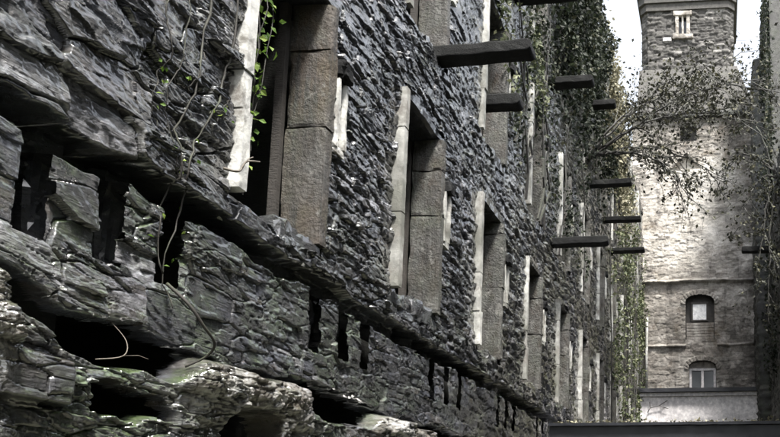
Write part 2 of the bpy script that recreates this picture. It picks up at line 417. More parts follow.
# the cells behind the windows: floors, cross walls and a back wall keep them dark
mb = MB(); mb.box(-5.3, -5.0, -2.5, 27.4, 0, 12.4)
for z in (3.0, 5.62, 8.22, 10.82, 12.42): mb.box(-5.0, -3.17, -2.5, 27.4, z, z+.2)
for y in WY:
    mb.box(-4.998, -3.17, y-.75, y-.45, 0.004, 12.41)
mb.box(-5.0, -2.75, -2.7, -2.5, 0, 12.4); mb.box(-5.0, -2.72, 27.4, 27.7, 0, 12.6)
mb.build('cell_interior', DARKST, wall)
for k in range(-1, 11):
    for d in (0., .385):
        y0 = 2.69+2.2*k+d
        if 2.2 < y0 < 26:
            mb = MB(); mb.box(-.42, -.19, .21, .34, 2.6, 3.2, .035, .02, 40+k); o = mb.build('pier', SLATE, wall); o.location = (XW, y0, 0)

# window prototypes; built about the window's own near lower corner
def win_parts(h, var):
    P = {}
    f = MB()
    f.box(-.44, -.335, .02, .09, 0, h); f.box(-.325, -.268, WW-.05, WW-.002, 0, h); f.box(-.40, -.33, .09, WW-.09, h-.08, h-.002)
    P['w'] = f.mesh('window', TIMBER)
    j = MB(); z = 0; k = 0
    cuts = sorted(random.uniform(.15, .9)*h for _ in range(2))
    for a, b_ in zip([0.0]+cuts, cuts+[h+.01]):
        if b_-a < .05: continue
        d = random.uniform(-.010, .010)
        j.box(-.50, .062+d, -.078+d*.4, .0+d*.2, a+.003, b_-.003, .035, .0035, 7*var+k); k += 1
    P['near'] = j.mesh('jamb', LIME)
    j = MB(); cuts = [h*random.uniform(.42, .6), h*random.uniform(.8, .93)]; a0 = -.02+.08*random.random()
    for a, b_ in zip([a0]+cuts, cuts+[h+.01]):
        d = random.uniform(-.008, .008)
        j.box(-.26, .030+d, WW+d*.5, WW+.10+d, a+.002, b_-.002, .025, .007, 7*var+k+20); k += 1
    P['far'] = j.mesh('jamb', JAMB)
    l = MB(); l.box(-.55, .0, -.16, WW+.17, h+.012, h+.13, .05, .014, 3+var); P['lintel'] = l.mesh('lintel', SLATE)
    s_ = MB(); s_.box(-.60, -.015, -.10, WW*.45, -.15, .0, .04, .03, 5+var); s_.box(-.45, -.005, WW*.46, WW+.14, -.15, .05, .04, .035, 6+var); P['sill'] = s_.mesh('sill', SLATE)
    # lock recess on the far side: two pale upright ribs joined at the foot, a stone knob over them
    hb = h*.74
    r = MB(); r.box(-.10, .045, WW+.105, WW+.14, hb-.52, hb-.02, .03, .006, 1+var); r.box(-.10, .05, WW+.21, WW+.245, hb-.50, hb-.02, .03, .006, 2+var)
    r.box(-.10, .042, WW+.112, WW+.236, hb-.56, hb-.505, .03, .006, 4+var)
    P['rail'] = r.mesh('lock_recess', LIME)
    kx = MB(); kx.box(-.10, .085, WW+.10, WW+.25, hb-.02, hb+.10, .025, .02, 8+var); P['knob'] = kx.mesh('hinge_block', GRANITE)
    return P
protos = {}
for li, (z0, z1) in enumerate(WL):
    protos[li] = [win_parts(z1-z0, li*5+v) for v in range(3)]
for li, (z0, z1) in enumerate(WL):
    for wi, y0 in enumerate(WY):
        if y0 < 1.5 and li > 0: pass
        P = protos[li][(wi*2+li) % 3]
        w = link('window', P['w'], wall); w.location = (XW, y0, z0-.1 if (li == 0 and wi == 0) else z0)
        for nm, key in (('jamb', 'near'), ('jamb', 'far'), ('lintel', 'lintel'), ('sill', 'sill'), ('lock_recess', 'rail'), ('hinge_block', 'knob')):
            if key in ('rail', 'knob') and hsh(np.array(wi), np.array(li), 5) > .8 and not (li == 0 and wi < 5): continue
            o = link(nm, P[key], w)
            if key == 'near' and (wi+li) % 4 == 3: o.location.x = -.012

# ------------------------------------------------------------------ granite bracket beams
def beam_mesh(L, hgt, dep, seed):
    """cantilevered slab with a rounded outer end, x from -.35 (in the wall) to L"""
    mb = MB(); xs = np.concatenate([np.linspace(-.35, L-hgt*.5, 22), L-hgt*.5+hgt*.5*np.sin(np.linspace(.15, 1, 7)*math.pi/2)])
    r = []
    n = 28
    for x in xs:
        t = max(0., (x-(L-hgt*.5))/(hgt*.5)); k = .35+.65*math.sqrt(max(0, 1-t**2.6))
        a = np.arange(n)*2*math.pi/n; cy = np.sign(np.cos(a))*np.abs(np.cos(a))**.22*dep/2; cz = np.sign(np.sin(a))*np.abs(np.sin(a))**.22*hgt/2*k
        r.append(np.stack([np.full(n, x), cy, cz], 1))
    P = np.array(r); m = len(xs)
    Q = P.reshape(-1, 3)
    Q = Q + .010*np.stack([fbm(Q[:, 1]*9, Q[:, 2]*9+Q[:, 0]*3, seed), fbm(Q[:, 0]*8, Q[:, 2]*9, seed+1), fbm(Q[:, 0]*8, Q[:, 1]*9, seed+2)], 1)
    idx = np.arange(m*n).reshape(m, n); nx = np.roll(idx, -1, 1)
    mb.add(Q, np.stack([idx[:-1], nx[:-1], nx[1:], idx[1:]], -1).reshape(-1, 4))
    c = Q.reshape(m, n, 3)[-1].mean(0)
    base = mb.n; mb.add([c], np.zeros((0, 4), int))
    mb.F.append(np.array([[idx[-1, i], idx[-1, (i+1) % n], base, base] for i in range(n)]))
    return mb.mesh('stone_bracket', GRANITE)
BE = [  # y, z, length, height, depth, tilt, label
    (6.95, 5.985, .90, .185, .24, .035, 'largest and nearest dark granite beam, sticking out of the slate wall at upper centre'),
    (9.55, 8.42, .84, .17, .26, .03, 'dark beam cut by the top edge of the picture above the largest beam'),
    (11.85, 8.52, .70, .16, .26, .03, 'dim dark beam half buried in the dark ivy beyond the largest beam'),
    (14.9, 9.80, .66, .16, .26, .02, 'smallest dark beam, poking out of the ivy mass beside the shrub branches'),
    (15.85, 8.56, .88, .16, .24, .02, 'dark round-ended beam in front of the green ivy, upper one of the three near the bright end wall'),
    (17.94, 8.58, .88, .14, .24, .0, 'slim dark beam before green ivy, middle one of the three near the end wall'),
    (12.25, 6.01, .90, .17, .25, .01, 'long dark beam low on the wall, the lowest of the projecting beams'),
    (8.75, 6.50, .34, .2, .24, .0, 'short dark stump of a beam directly below the tip of the largest beam'),
    (19.1, 8.22, .86, .12, .3, .015, 'thin far beam whose tip ends against the pale end wall'),
]
for i, (y, z, L, hh, dp, tl, lab) in enumerate(BE):
    o = link('stone_beam', beam_mesh(L, hh*(.66 if i == 0 else .74), dp*.85, 90+i*4)); o.location = (XW+.0, y, z); o.rotation_euler = (0, -tl, 0)
    tag(o, lab, 'beam', 'stone beams projecting from the ruined wall')

o = link('stone_beam', beam_mesh(1.0, .17, .22, 150)); o.location = (1.75, 22.0, 9.15); o.rotation_euler = (0, 0, math.pi)
tag(o, 'dim dark beam reaching out of the shaded right wall in front of the end wall', 'beam')
# ------------------------------------------------------------------ right wall
XR = 1.75
def top_right(Y): return np.where(Y < 20.2, 7.6+.5*fbm(Y*1.3, Y*0, 81), np.where(Y < 24.6, 11.5, 19.5)) + .25*fbm(Y*4, Y*0, 83)  # unseen near stretch kept low, tall block kept short, to let sun in
def right_h(Y, Z):
    e2, b1, b2, b3, b4, mx, my = stones(Y+.04*fbm(Y*3, Z*3, 1), Z+.03*fbm(Y*2, Z*4, 2), .3, .1, 131)
    h = (b1-.5)*.06+(b2-.5)*.4*my-.03*(1-sstep(0, .2, e2))+.05*fbm(Y*4, Z*6, 87)+.02*fbm(Y*16, Z*18, 88)
    butt = sstep(25.2, 25.25, Y)*sstep(17.0, 16.9, Z)*.36 + sstep(23.7, 23.75, Y)*sstep(18.7, 18.6, Z)*.05
    return h+butt, b4
VV = []; FF = []; TT = []; n0 = 0
for ys, zs in [(AR(18, 27.5, .03), AR(0, 19.9, .05)), (AR(-2.5, 18.03, .08), AR(0, 8.3, .07))]:
    Y, Z = np.meshgrid(ys, zs, indexing='ij'); h, t = right_h(Y, Z)
    Yc = (Y[:-1, :-1]+Y[1:, 1:])/2; Zc = (Z[:-1, :-1]+Z[1:, 1:])/2
    keep = Zc < top_right(Yc)
    V = np.stack([XR-h, Y, Z], -1).reshape(-1, 3); VV.append(V); FF.append(grid_faces(len(ys), len(zs), keep)[:, ::-1]+n0); TT.append(t.ravel()); n0 += len(V)
rw = thing('ruined_side_wall', 'dark shaded rubble wall with stepped top along the right edge', 'wall')
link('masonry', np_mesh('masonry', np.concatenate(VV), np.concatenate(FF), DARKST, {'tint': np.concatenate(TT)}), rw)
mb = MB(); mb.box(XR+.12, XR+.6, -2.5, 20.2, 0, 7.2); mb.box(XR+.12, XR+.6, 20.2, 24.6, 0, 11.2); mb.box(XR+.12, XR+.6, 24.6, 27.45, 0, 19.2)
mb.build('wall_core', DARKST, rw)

# ------------------------------------------------------------------ end wall
YE = 27.4
AW = (-1.05, -.05, 7.80, 9.18, 9.43)      # x0,x1,z0,spring,crown of the upper arched window
LW = (-.95, -.01, 6.00, 6.85, 7.07)
SQ = (-1.22, -.62, 15.15, 15.85)
def arch_in(X, Z, w, pad=0.):
    x0, x1, z0, zs, zc = w; c = (x0+x1)/2; hw = (x1-x0)/2+pad
    top = zs + (zc-zs+pad)*np.sqrt(np.clip(1-((X-c)/hw)**2, 0, 1))
    return (np.abs(X-c) < hw) & (Z > z0-pad) & (Z < top)
def end_h(X, Z):
    e2, b1, b2, b3, b4, mx, my = stones(X+.04*fbm(X*3, Z*3, 1), Z+.03*fbm(X*2, Z*4, 2), .42, .15, 171)
    e3, c1, c2, c3, c4, nx, ny = stones(X+.04*fbm(X*3, Z*3, 1), Z+.03*fbm(X*2, Z*4, 2), .2, .085, 175)
    w = sstep(-.1, .1, fbm(X*.8, Z*.7, 177))
    h = w*((b1-.5)*.016-.012*(1-sstep(0, .10, e2)))+(1-w)*((c1-.5)*.022-.014*(1-sstep(0, .12, e3)))+.016*fbm(X*5, Z*6, 178)+.009*fbm(X*16, Z*18, 179)
    zz = 9.93+.05*fbm(X*1.2, X*0, 181, 3)+.05*(X+.5)*.1
    h = h + .09*sstep(zz-.06, zz-.05, Z)*sstep(zz+.05, zz, Z)+ .05*sstep(zz-.06, zz-.05, Z)*sstep(12.5, 10, Z)
    z2 = 7.62+.05*fbm(X*1.7, X*0, 183, 3)
    h = h + .08*sstep(z2-.05, z2-.04, Z)*sstep(z2+.06, z2, Z)*(np.abs(X+.5) > .55)
    # voussoirs
    for ww in (AW, LW):
        ring = arch_in(X, Z, ww, .17) & (Z > ww[3]-.1)
        c = (ww[0]+ww[1])/2; an = np.arctan2(Z-ww[3]+.5, X-c)*7; fr = an-np.floor(an)
        h = np.where(ring, .035-.03*(np.abs(fr-.5) > .42)+.012*fbm(X*9, Z*9, 190), h)
    # gabled niche
    nich = (np.abs(X+1.0)*1.0 + (Z-14.3)*.9 < .35) & (Z > 14.1)
    h = np.where(nich, h-.25, h)
    t = w*b4+(1-w)*c4
    return h, np.clip(.15+.7*t+.25*fbm(X*1.1, Z*.8, 185), 0, 1)
xs = AR(-2.95, 2.1, .022); zs = AR(0, 16.3, .022)
X, Z = np.meshgrid(xs, zs, indexing='ij'); h, t = end_h(X, Z)
Xc = (X[:-1, :-1]+X[1:, 1:])/2; Zc = (Z[:-1, :-1]+Z[1:, 1:])/2
keep = ~arch_in(Xc, Zc, AW) & ~arch_in(Xc, Zc, LW) & ~((Xc > SQ[0]) & (Xc < SQ[1]) & (Zc > SQ[2]) & (Zc < SQ[3])) & (Zc < 16.05+.2*fbm(Xc*2, Xc*0, 191))
ew = thing('end_wall', 'pale patched rubble end wall closing the alley, with two small arched windows', 'wall')
link('masonry', np_mesh('masonry', np.stack([X, YE-h, Z], -1).reshape(-1, 3), grid_faces(len(xs), len(zs), keep), ENDST, {'tint': t.ravel(), 'wash_glow': np.exp(-((X+1.3)/1.5)**2-((Z-12.2)/1.9)**2).ravel(), 'painted_shade': np.clip(sstep(-.1, 1.3, X)*.8 + .55*sstep(10.2, 8.5, Z) + .7*sstep(14.2, 15.6, Z)-.1, 0, .9).ravel()}), ew)
mb = MB(); mb.box(-2.95, 2.1, YE+.34, YE+.6, 0, 15.9)
for (x0, x1, z0, z1) in ((AW[0], AW[1], AW[2], AW[4]), (LW[0], LW[1], LW[2], LW[4]), SQ):       # reveals
    mb.box(x0-.12, x0-.004, YE+.05, YE+.338, z0, z1+.1); mb.box(x1+.004, x1+.12, YE+.05, YE+.338, z0, z1+.1)
    mb.box(x0-.12, x1+.12, YE+.05, YE+.338, z0-.12, z0-.004)
mb.build('wall_core', TOWST, ew)
# upper window: boards below, a pane coloured white for bright sky above, dark frame
def arch_plate(name, w, y, mat, parent, z0=None, th=.03):
    x0, x1, _, zs_, zc = w; z0 = w[2] if z0 is None else z0
    xx = np.linspace(x0, x1, 15); c = (x0+x1)/2; hw = (x1-x0)/2
    tp = zs_+(zc-zs_)*np.sqrt(np.clip(1-((xx-c)/hw)**2, 0, 1)); b0 = np.full_like(xx, z0)
    V = np.concatenate([np.stack([xx, np.full_like(xx, y), b0], 1), np.stack([xx, np.full_like(xx, y), tp], 1),
                        np.stack([xx, np.full_like(xx, y+th), b0], 1), np.stack([xx, np.full_like(xx, y+th), tp], 1)])
    n = 15; F = []
    for i in range(n-1):
        F += [[i, i+1, n+i+1, n+i], [2*n+i+1, 2*n+i, 3*n+i, 3*n+i+1], [n+i, n+i+1, 3*n+i+1, 3*n+i], [i+1, i, 2*n+i, 2*n+i+1]]
    F += [[0, n, 3*n, 2*n], [2*n-1, n-1, 3*n-1, 4*n-1]]
    mb = MB(); mb.add(V, F); return mb.build(name, mat, parent)
uw = arch_plate('window', AW, YE+.22, TIMBER, ew)
mb = MB(); mb.box(-.80, -.33, YE+.15, YE+.19, 8.55, 9.13); pane = mb.build('pane', PALEW, uw)
mb = MB()
for a in ((-.86, -.80, 8.49, 9.19), (-.33, -.27, 8.49, 9.19), (-.80, -.33, 8.49, 8.55), (-.80, -.33, 9.13, 9.19)): mb.box(a[0], a[1], YE+.12, YE+.20, a[2], a[3])
mb.build('frame', TIMBER, uw)
mb = MB()
for k in range(6): mb.box(-1.03, -.07, YE+.10+.004*(k % 2), YE+.17, 7.83+k*.103, 7.925+k*.103, .06, .006, k)
mb.build('boarding', ENDST, uw)
lw = arch_plate('window', LW, YE+.24, GLASS, ew)
mb = MB(); x0, x1 = LW[0], LW[1]
for a in ((x0+.01, x0+.09, 6.0, 6.82), (x1-.09, x1-.01, 6.0, 6.82), (-.53, -.44, 6.08, 6.74), (x0+.09, x1-.09, 6.0, 6.08), (x0+.09, x1-.09, 6.74, 6.82)): mb.box(a[0], a[1], YE+.16, YE+.22, a[2], a[3], .05, .004)
mb.build('frame', RENDER, lw)
arch_plate('tympanum', (LW[0], LW[1], 6.82, LW[3], LW[4]), YE+.18, ENDST, lw)
mb = MB(); mb.box(-1.12, .16, YE-.10, YE+.2, 5.90, 5.995, .06, .012); mb.build('sill', ENDST, lw)
mb = MB(); mb.box(-2.95, 2.0, YE-.16, YE+.3, 16.02, 16.22, .1, .03, 4); mb.build('coping', DARKST, ew)
# white downpipes in both corners
for x, z0, z1 in ((-2.42, 5.95, 8.6), (1.50, 5.95, 8.2)):
    mb = MB(); mb.tube([(x, YE-.12, z0), (x, YE-.12, (z0+z1)/2), (x+.02, YE-.12, z1)], .05, 8)
    mb.build('downpipe', LIME, ew, True)

# ------------------------------------------------------------------ tower
def tower_ring(hx, hy, ch):
    pts = [(-hx+ch, -hy), (hx-ch, -hy), (hx, -hy+ch), (hx, hy-ch), (hx-ch, hy), (-hx+ch, hy), (-hx, hy-ch), (-hx, -hy+ch)]
    out = []; nrm = []
    for i in range(8):
        a = np.array(pts[i]); b_ = np.array(pts[(i+1) % 8]); L = np.linalg.norm(b_-a); n = max(2, int(L/.035))
        tt = np.linspace(0, 1, n, endpoint=False)[:, None]; out.append(a+(b_-a)*tt)
        d = (b_-a)/L; nrm.append(np.repeat([[d[1], -d[0]]], n, 0))
    return np.concatenate(out), np.concatenate(nrm)
tw = thing('stone_tower', 'tall square rubble tower with chamfered corners rising behind the end wall', 'tower', loc=(0, 0, 0))
TC = (-1.02, 31.8)
ring, rn = tower_ring(1.86, 1.8, .26)
zz = AR(0, 23.0, .035)
arc = np.concatenate([[0], np.cumsum(np.linalg.norm(np.diff(ring, axis=0), axis=1))])
A, Z = np.meshgrid(arc, zz, indexing='ij')
e2, b1, b2, b3, b4, mx, my = stones(A, Z+.02*fbm(A*3, Z*4, 2), .34, .13, 211)
h = (b1-.5)*.05-.03*(1-sstep(0, .22, e2))+.025*fbm(A*6, Z*7, 213)+.015*fbm(A*17, Z*17, 214)
R = ring[:, None, :]+rn[:, None, :]*h[..., None]
V = np.stack([R[..., 0]+TC[0], R[..., 1]+TC[1], Z], -1)
nU, nV = A.shape; idx = np.arange(nU*nV).reshape(nU, nV); nx = np.roll(idx, -1, 0)
q = np.stack([idx[:, :-1], nx[:, :-1], nx[:, 1:], idx[:, 1:]], -1)
Xc = V[:, :-1, 0]; Yc = V[:, :-1, 1]; Zc = Z[:, :-1]+.017
front = Yc < TC[1]-1.6
TWN = (-1.42, -.99, 20.98, 21.86)
kp = ~(front & (Xc > TWN[0]) & (Xc < TWN[1]) & (Zc > TWN[2]) & (Zc < TWN[3]))
t2 = np.clip(b4*.95, 0, 1)
link('masonry', np_mesh('masonry', V.reshape(-1, 3), q[kp], TOWST, {'tint': t2.ravel()}), tw)
yf = TC[1]-1.8
wn = MB(); wn.box(-1.42, -1.0, yf+.16, yf+.2, 20.95, 21.9); wn = wn.build('window', GLASS, tw)
mb = MB()
mb.box(-1.50, -1.36, yf-.05, yf+.14, 20.98, 21.80, .06, .012); mb.box(-1.05, -.91, yf-.05, yf+.14, 20.98, 21.80, .06, .012, 2); mb.box(-1.245, -1.165, yf-.0, yf+.14, 20.98, 21.80, .06, .008, 3)
mb.box(-1.58, -.83, yf-.09, yf+.14, 21.803, 21.99, .06, .012, 5); mb.box(-1.62, -.78, yf-.10, yf+.14, 20.78, 20.975, .06, .014, 6)
mb.build('frame', ENDST, wn)
mb = MB(); mb.box(-2.0, -1.66, yf-.045, yf+.1, 20.72, 20.88, .06, .012, 7); mb.build('stone_block', RENDER, tw)
# projecting crown
mb = MB()
for k, (z0, z1, ex) in enumerate(((22.05, 22.35, .06), (22.36, 22.7, .13), (22.71, 23.6, .2))):
    rg, _ = tower_ring(1.86+ex, 1.8+ex, .26); n = len(rg)
    lo = np.concatenate([rg+TC, np.full((n, 1), z0)], 1); hi = np.concatenate([rg+TC, np.full((n, 1), z1)], 1)
    inn = np.concatenate([rg*.9+TC, np.full((n, 1), z0)], 1); ini = np.concatenate([rg*.9+TC, np.full((n, 1), z1)], 1)
    i = np.arange(n); j = np.roll(i, -1)
    mb.add(np.concatenate([lo, hi, inn, ini]), np.concatenate([np.stack([i, j, n+j, n+i], 1), np.stack([2*n+i, 2*n+j, j, i], 1), np.stack([n+i, n+j, 3*n+j, 3*n+i], 1)]))
mb.build('crown', TOWST, tw)
# sloping shoulder between tower foot and end wall
mb = MB()
prof = [(-2.85, 16.2), (1.62, 16.2), (.92, 18.9), (-2.85, 18.9)]
n = 4
ys_ = (27.75, 30.05)
V = [(x, ys_[0] + (z-16.2)/2.7*1.2, z) for x, z in prof]+[(x, ys_[1], z) for x, z in prof]
mb.add(V, [[0, 1, 2, 3], [5, 4, 7, 6], [1, 5, 6, 2], [4, 0, 3, 7], [3, 2, 6, 7], [0, 4, 5, 1]])
mb.build('shoulder', TOWST, tw)

# ------------------------------------------------------------------ low rendered building, canopy
lb = thing('low_building', 'low pale rendered building with dark gutter at the foot of the end wall', 'building')
mb = MB(); mb.box(-2.55, 1.70, 26.3, 27.2, 0, 5.64, .25, .008); mb.build('wall', RENDER, lb)
mb = MB(); mb.box(-2.57, 1.72, 26.22, 27.22, 5.645, 5.76); mb.build('fascia', RENDER, lb)
mb = MB(); mb.box(-2.58, 1.73, 26.10, 27.24, 5.765, 5.90, .3, .006); mb.build('gutter', STEEL, lb)
tw_ = MB()
for pts in ([(-2.3, 26.24, 5.1), (-2.2, 26.22, 5.25), (-2.22, 26.23, 5.45)], [(-2.2, 26.22, 5.25), (-1.9, 26.22, 5.32), (-1.6, 26.22, 5.22)], [(-1.9, 26.22, 5.32), (-1.75, 26.2, 5.42), (-1.62, 26.22, 5.5)]):
    tw_.tube(pts, .012, 5)
tag(tw_.build('dead_creeper', DBARK), 'thin dark dead creeper on the pale rendered wall at the alley end', 'creeper')

cn = thing('canopy', 'dark steel canopy with a shiny edge spanning the alley at lower right', 'canopy')
mb = MB(); mb.box(-2.56, 1.72, 12.0, 12.10, 2.70, 3.0); mb.box(-2.56, 1.72, 11.94, 12.16, 3.003, 3.05, .12, .004); mb.box(-2.56, 1.72, 11.95, 12.16, 2.65, 2.697)
mb.build('edge_beam', STEEL, cn)
mb = MB(); mb.box(-2.55, 1.72, 12.165, 19.0, 2.84, 2.93); mb.build('roof', STEEL, cn)
for x in (-2.50, 1.58):
    mb = MB(); mb.box(x, x+.1, 12.0, 12.1, 0, 2.645); mb.box(x-.02, x+.12, 11.98, 12.12, 2.5, 2.648); mb.build('post', STEEL, cn)

# ------------------------------------------------------------------ vegetation
def spline(pts, n):
    pts = np.asarray(pts, float); m = len(pts); t = np.linspace(0, m-1, n); out = []
    for tt in t:
        i = min(int(tt), m-2); f = tt-i
        p0 = pts[max(i-1, 0)]; p1 = pts[i]; p2 = pts[i+1]; p3 = pts[min(i+2, m-1)]
        out.append(.5*((2*p1)+(-p0+p2)*f+(2*p0-5*p1+4*p2-p3)*f*f+(-p0+3*p1-3*p2+p3)*f**3))
    return np.array(out)

def twig_tree(stems, bark, r0, nside, ntw, twlen, nleaf, lsize, seedpull=(0, 0, -.1), start=.25):
    """curved stems that carry side shoots and twigs; returns branch mesh builder and leaf points"""
    mb = MB(); LP = []
    for st in stems:
        P = spline(st, 26); P[1:-1] += RNG.normal(size=(24, 3))*.02
        mb.tube(P, np.linspace(r0, r0*.18, 26), 6)
        for k in range(nside):
            i = int(25*(start+(.98-start)*(k+RNG.random())/nside)); i = min(i, 24)
            T = P[i+1]-P[i]; T /= np.linalg.norm(T)
            d = T*.8+RNG.normal(size=3)*.55; d /= np.linalg.norm(d)
            L = twlen*(.5+RNG.random()); s = [P[i]]
            for q in range(7):
                d = d+RNG.normal(size=3)*.16+np.array(seedpull)*.35; d /= np.linalg.norm(d); s.append(s[-1]+d*L/7)
            s = np.array(s); mb.tube(s, np.linspace(r0*.32, r0*.1, 8), 4)
            for w in range(ntw):
                j = RNG.integers(2, 8); d2 = d+RNG.normal(size=3)*.7; d2 /= np.linalg.norm(d2); l2 = L*.45*(.5+RNG.random())
                u = [s[j]]
                for q in range(4):
                    d2 = d2+RNG.normal(size=3)*.2+np.array(seedpull)*.5; d2 /= np.linalg.norm(d2); u.append(u[-1]+d2*l2/4)
                u = np.array(u); mb.tube(u, np.linspace(r0*.13, r0*.06, 5), 3)
                for z in range(nleaf):
                    LP.append(u[RNG.integers(1, 5)]+RNG.normal(size=3)*.035)
            for z in range(nleaf): LP.append(s[RNG.integers(3, 8)]+RNG.normal(size=3)*.04)
    return mb, np.array(LP)

# big shrub rooted in the wall, reaching over the alley
root = (-2.62, 15.7, 9.1)
stems = [[root, (-2.1, 15.9, 9.9), (-1.4, 16.2, 10.55), (-.3, 16.6, 11.0), (1.2, 17, 11.5)],
         [root, (-1.9, 15.6, 9.5), (-1.0, 15.8, 10.0), (.1, 16.0, 10.1), (1.3, 16.3, 9.8)],
         [root, (-2.0, 16, 9.3), (-1.3, 16.2, 9.5), (-.5, 16.4, 9.3), (.3, 16.6, 8.7)],
         [root, (-2.1, 15.6, 9.15), (-1.5, 15.7, 9.1), (-.9, 15.8, 8.8), (-.5, 15.9, 8.2)],
         [root, (-1.9, 16.2, 10.2), (-1.2, 16.8, 11.2), (-.4, 17.3, 11.9), (.7, 17.7, 12.4)],
         [root, (-1.6, 15.8, 9.8), (-.7, 16.0, 10.5), (.3, 16.1, 10.75), (1.5, 16.2, 10.6)]]
sh = thing('overhanging_shrub', 'dark shrub rooted in the wall, its thin leafy branches reaching over the alley', 'shrub')
mb, LP = twig_tree(stems, DBARK, .034, 24, 5, .85, 3, .08)
mb.build('branches', DBARK, sh)
extra = np.stack([RNG.normal(-.6, .8, 1700), RNG.normal(16.8, .5, 1700), RNG.normal(10.95, .42, 1700)], 1)
mb = MB(); mb.leaves(LP, RNG.uniform(.05, .11, len(LP))); mb.leaves(extra[extra[:, 0] > -1.9], RNG.uniform(.05, .10, int((extra[:, 0] > -1.9).sum())))
mb.build('leaves', LEAF_K, sh)
# shrub on the right wall
sr = thing('wall_shrub', 'dark twiggy shrub hanging down the shaded right wall', 'shrub')
rt = (1.7, 20.5, 10.6)
stems = [[rt, (1.3, 20.4, 10.6), (.9, 20.3, 10.0), (.6, 20.2, 9.0)], [rt, (1.4, 20.4, 10.0), (1.2, 20.3, 8.8), (1.0, 20.3, 7.6)], [rt, (1.2, 20.5, 11.2), (.7, 20.6, 11.3), (.1, 20.6, 10.8)], [rt, (1.5, 20.5, 9.5), (1.4, 20.3, 8.0), (1.35, 20.2, 6.6)], [rt, (1.3, 20.6, 11.8), (1.0, 20.6, 12.5), (.8, 20.6, 12.8)]]
mb, LP = twig_tree(stems, DBARK, .035, 12, 4, .6, 4, .09, start=.1)
mb.build('branches', DBARK, sr); mb = MB(); mb.leaves(LP, RNG.uniform(.06, .12, len(LP))); mb.build('leaves', LEAF_K, sr)

def ivy(label, n, y, z, thick, size, mat, clumps, gname='ivy patches on the ruined wall', dens=1., x0=XW, sgn=1, stems=6, prof=None):
    t = thing('ivy', label, 'ivy', gname)
    cy = RNG.uniform(*y, clumps); cz = RNG.uniform(*z, clumps); cr = RNG.uniform(.25, .6, clumps)*dens; ct = RNG.uniform(.35, 1., clumps)
    k = RNG.integers(0, clumps, n)
    py = cy[k]+RNG.normal(size=n)*cr[k]*.75; pz = cz[k]+RNG.normal(size=n)*cr[k]
    dx = np.abs(RNG.normal(size=n)); px = x0+sgn*(.03+thick*ct[k]*np.clip(1-.4*dx, .05, 1)*np.exp(-((py-cy[k])**2+(pz-cz[k])**2)/(2*cr[k]**2)))
    ok = (py < 27.3)
    mb = MB(); mb.leaves(np.stack([px, py, pz], 1)[ok], RNG.uniform(size*.6, size*1.3, int(ok.sum())), np.array([sgn*.8, -.3, .3]), .8)
    mb.build('leaves', mat, t)
    for i in range(stems):
        yy = RNG.uniform(*y); P = [(x0+sgn*.05, yy, z[0]-.5)]
        for q in range(10): P.append((x0+sgn*(.05+.04*RNG.random()), P[-1][1]+RNG.normal()*.12, P[-1][2]+(z[1]-z[0]+.3)/10))
        mb = MB(); mb.tube(P, np.linspace(.02, .007, 11), 5); mb.build('stem', DBARK, t)
    return t
ivy('thick dark green ivy mass covering the wall top beyond the largest beam', 13000, (12.2, 17.3), (9.3, 13.2), .55, .09, LEAF_D, 46, dens=1.1)
ivy('sunlit tan and yellow ivy hanging from the wall top against the white sky', 4200, (18.2, 21.5), (10.2, 12.9), .5, .10, LEAF_Y, 22)
ivy('bright green ivy on the far end of the wall behind the three beams', 3400, (19, 27.2), (4.2, 11.6), .28, .10, LEAF_G, 60, dens=.8, stems=10)
ivy('dim ivy strands trailing down between the windows below the ivy mass', 1700, (9.6, 15), (6.4, 9.6), .16, .07, LEAF_D, 26, dens=.7)
ivy('small green leaf tufts by the topmost beam', 700, (8.9, 11.2), (6.9, 8.6), .12, .07, LEAF_G, 9, dens=.5, stems=3)
ivy('dark ivy covering the shaded right wall', 5200, (22, 27.3), (6, 18.5), .30, .11, LEAF_D, 60, None, x0=XR, sgn=-1)

# climbing vine on the near wall
def on(y, z, x=None):
    h_, _, _, _, _ = left_h(np.array([y]), np.array([z])); return (XW+float(h_[0])+.02 if x is None else x, y, z)
vn_ = thing('climbing_vine', 'brown bare vine stems climbing the near slate wall left of the first tall window', 'vine')
paths = [[(3.62, 4.35), (3.60, 4.1), (3.56, 3.8), (3.50, 3.55), (3.46, 3.38), (3.49, 3.2), (3.44, 3.0), (3.46, 2.75)],
         [(3.80, 4.45), (3.79, 4.1), (3.72, 3.85), (3.66, 3.65), (3.60, 3.5), (3.53, 3.3), (3.56, 3.1), (3.5, 2.8), (3.52, 2.6)],
         [(3.45, 4.2), (3.44, 3.9), (3.38, 3.65), (3.42, 3.4), (3.48, 3.22)],
         [(3.58, 3.95), (3.52, 3.75), (3.44, 3.7), (3.36, 3.78)],
         [(3.66, 3.66), (3.76, 3.75), (3.79, 3.9)],
         [(3.3, 4.1), (3.33, 3.8), (3.29, 3.6), (3.34, 3.42)]]
mb = MB()
for i, p in enumerate(paths):
    P = []
    for y, z in p: P.append(on(y, z))
    P = np.array(P); P[:, 0] = np.maximum(P[:, 0], XW-.04+.01*i)
    P = spline(P, 40); P[1:-1] += RNG.normal(size=(38, 3))*.004 + np.stack([fbm(np.arange(38)*.22+9*i, np.arange(38)*0., 301+q_, 3)*.035 for q_ in range(3)], 1)
    hx = left_h(P[:, 1], P[:, 2])[0]; hx = np.maximum(hx, np.maximum(np.roll(hx, 1), np.roll(hx, -1))); P[:, 0] = np.maximum(XW+np.convolve(np.pad(hx, 2, mode='edge'), np.ones(5)/5, 'valid')+.006, XW-.10)
    mb.tube(P, np.linspace(.0052, .0024, 40)*(1.25 if i < 2 else .7)*(1+.25*RNG.normal(size=40).clip(-1, 1)), 6)
mb.build('stem', BARK, vn_, True)
mb = MB(); LP = []
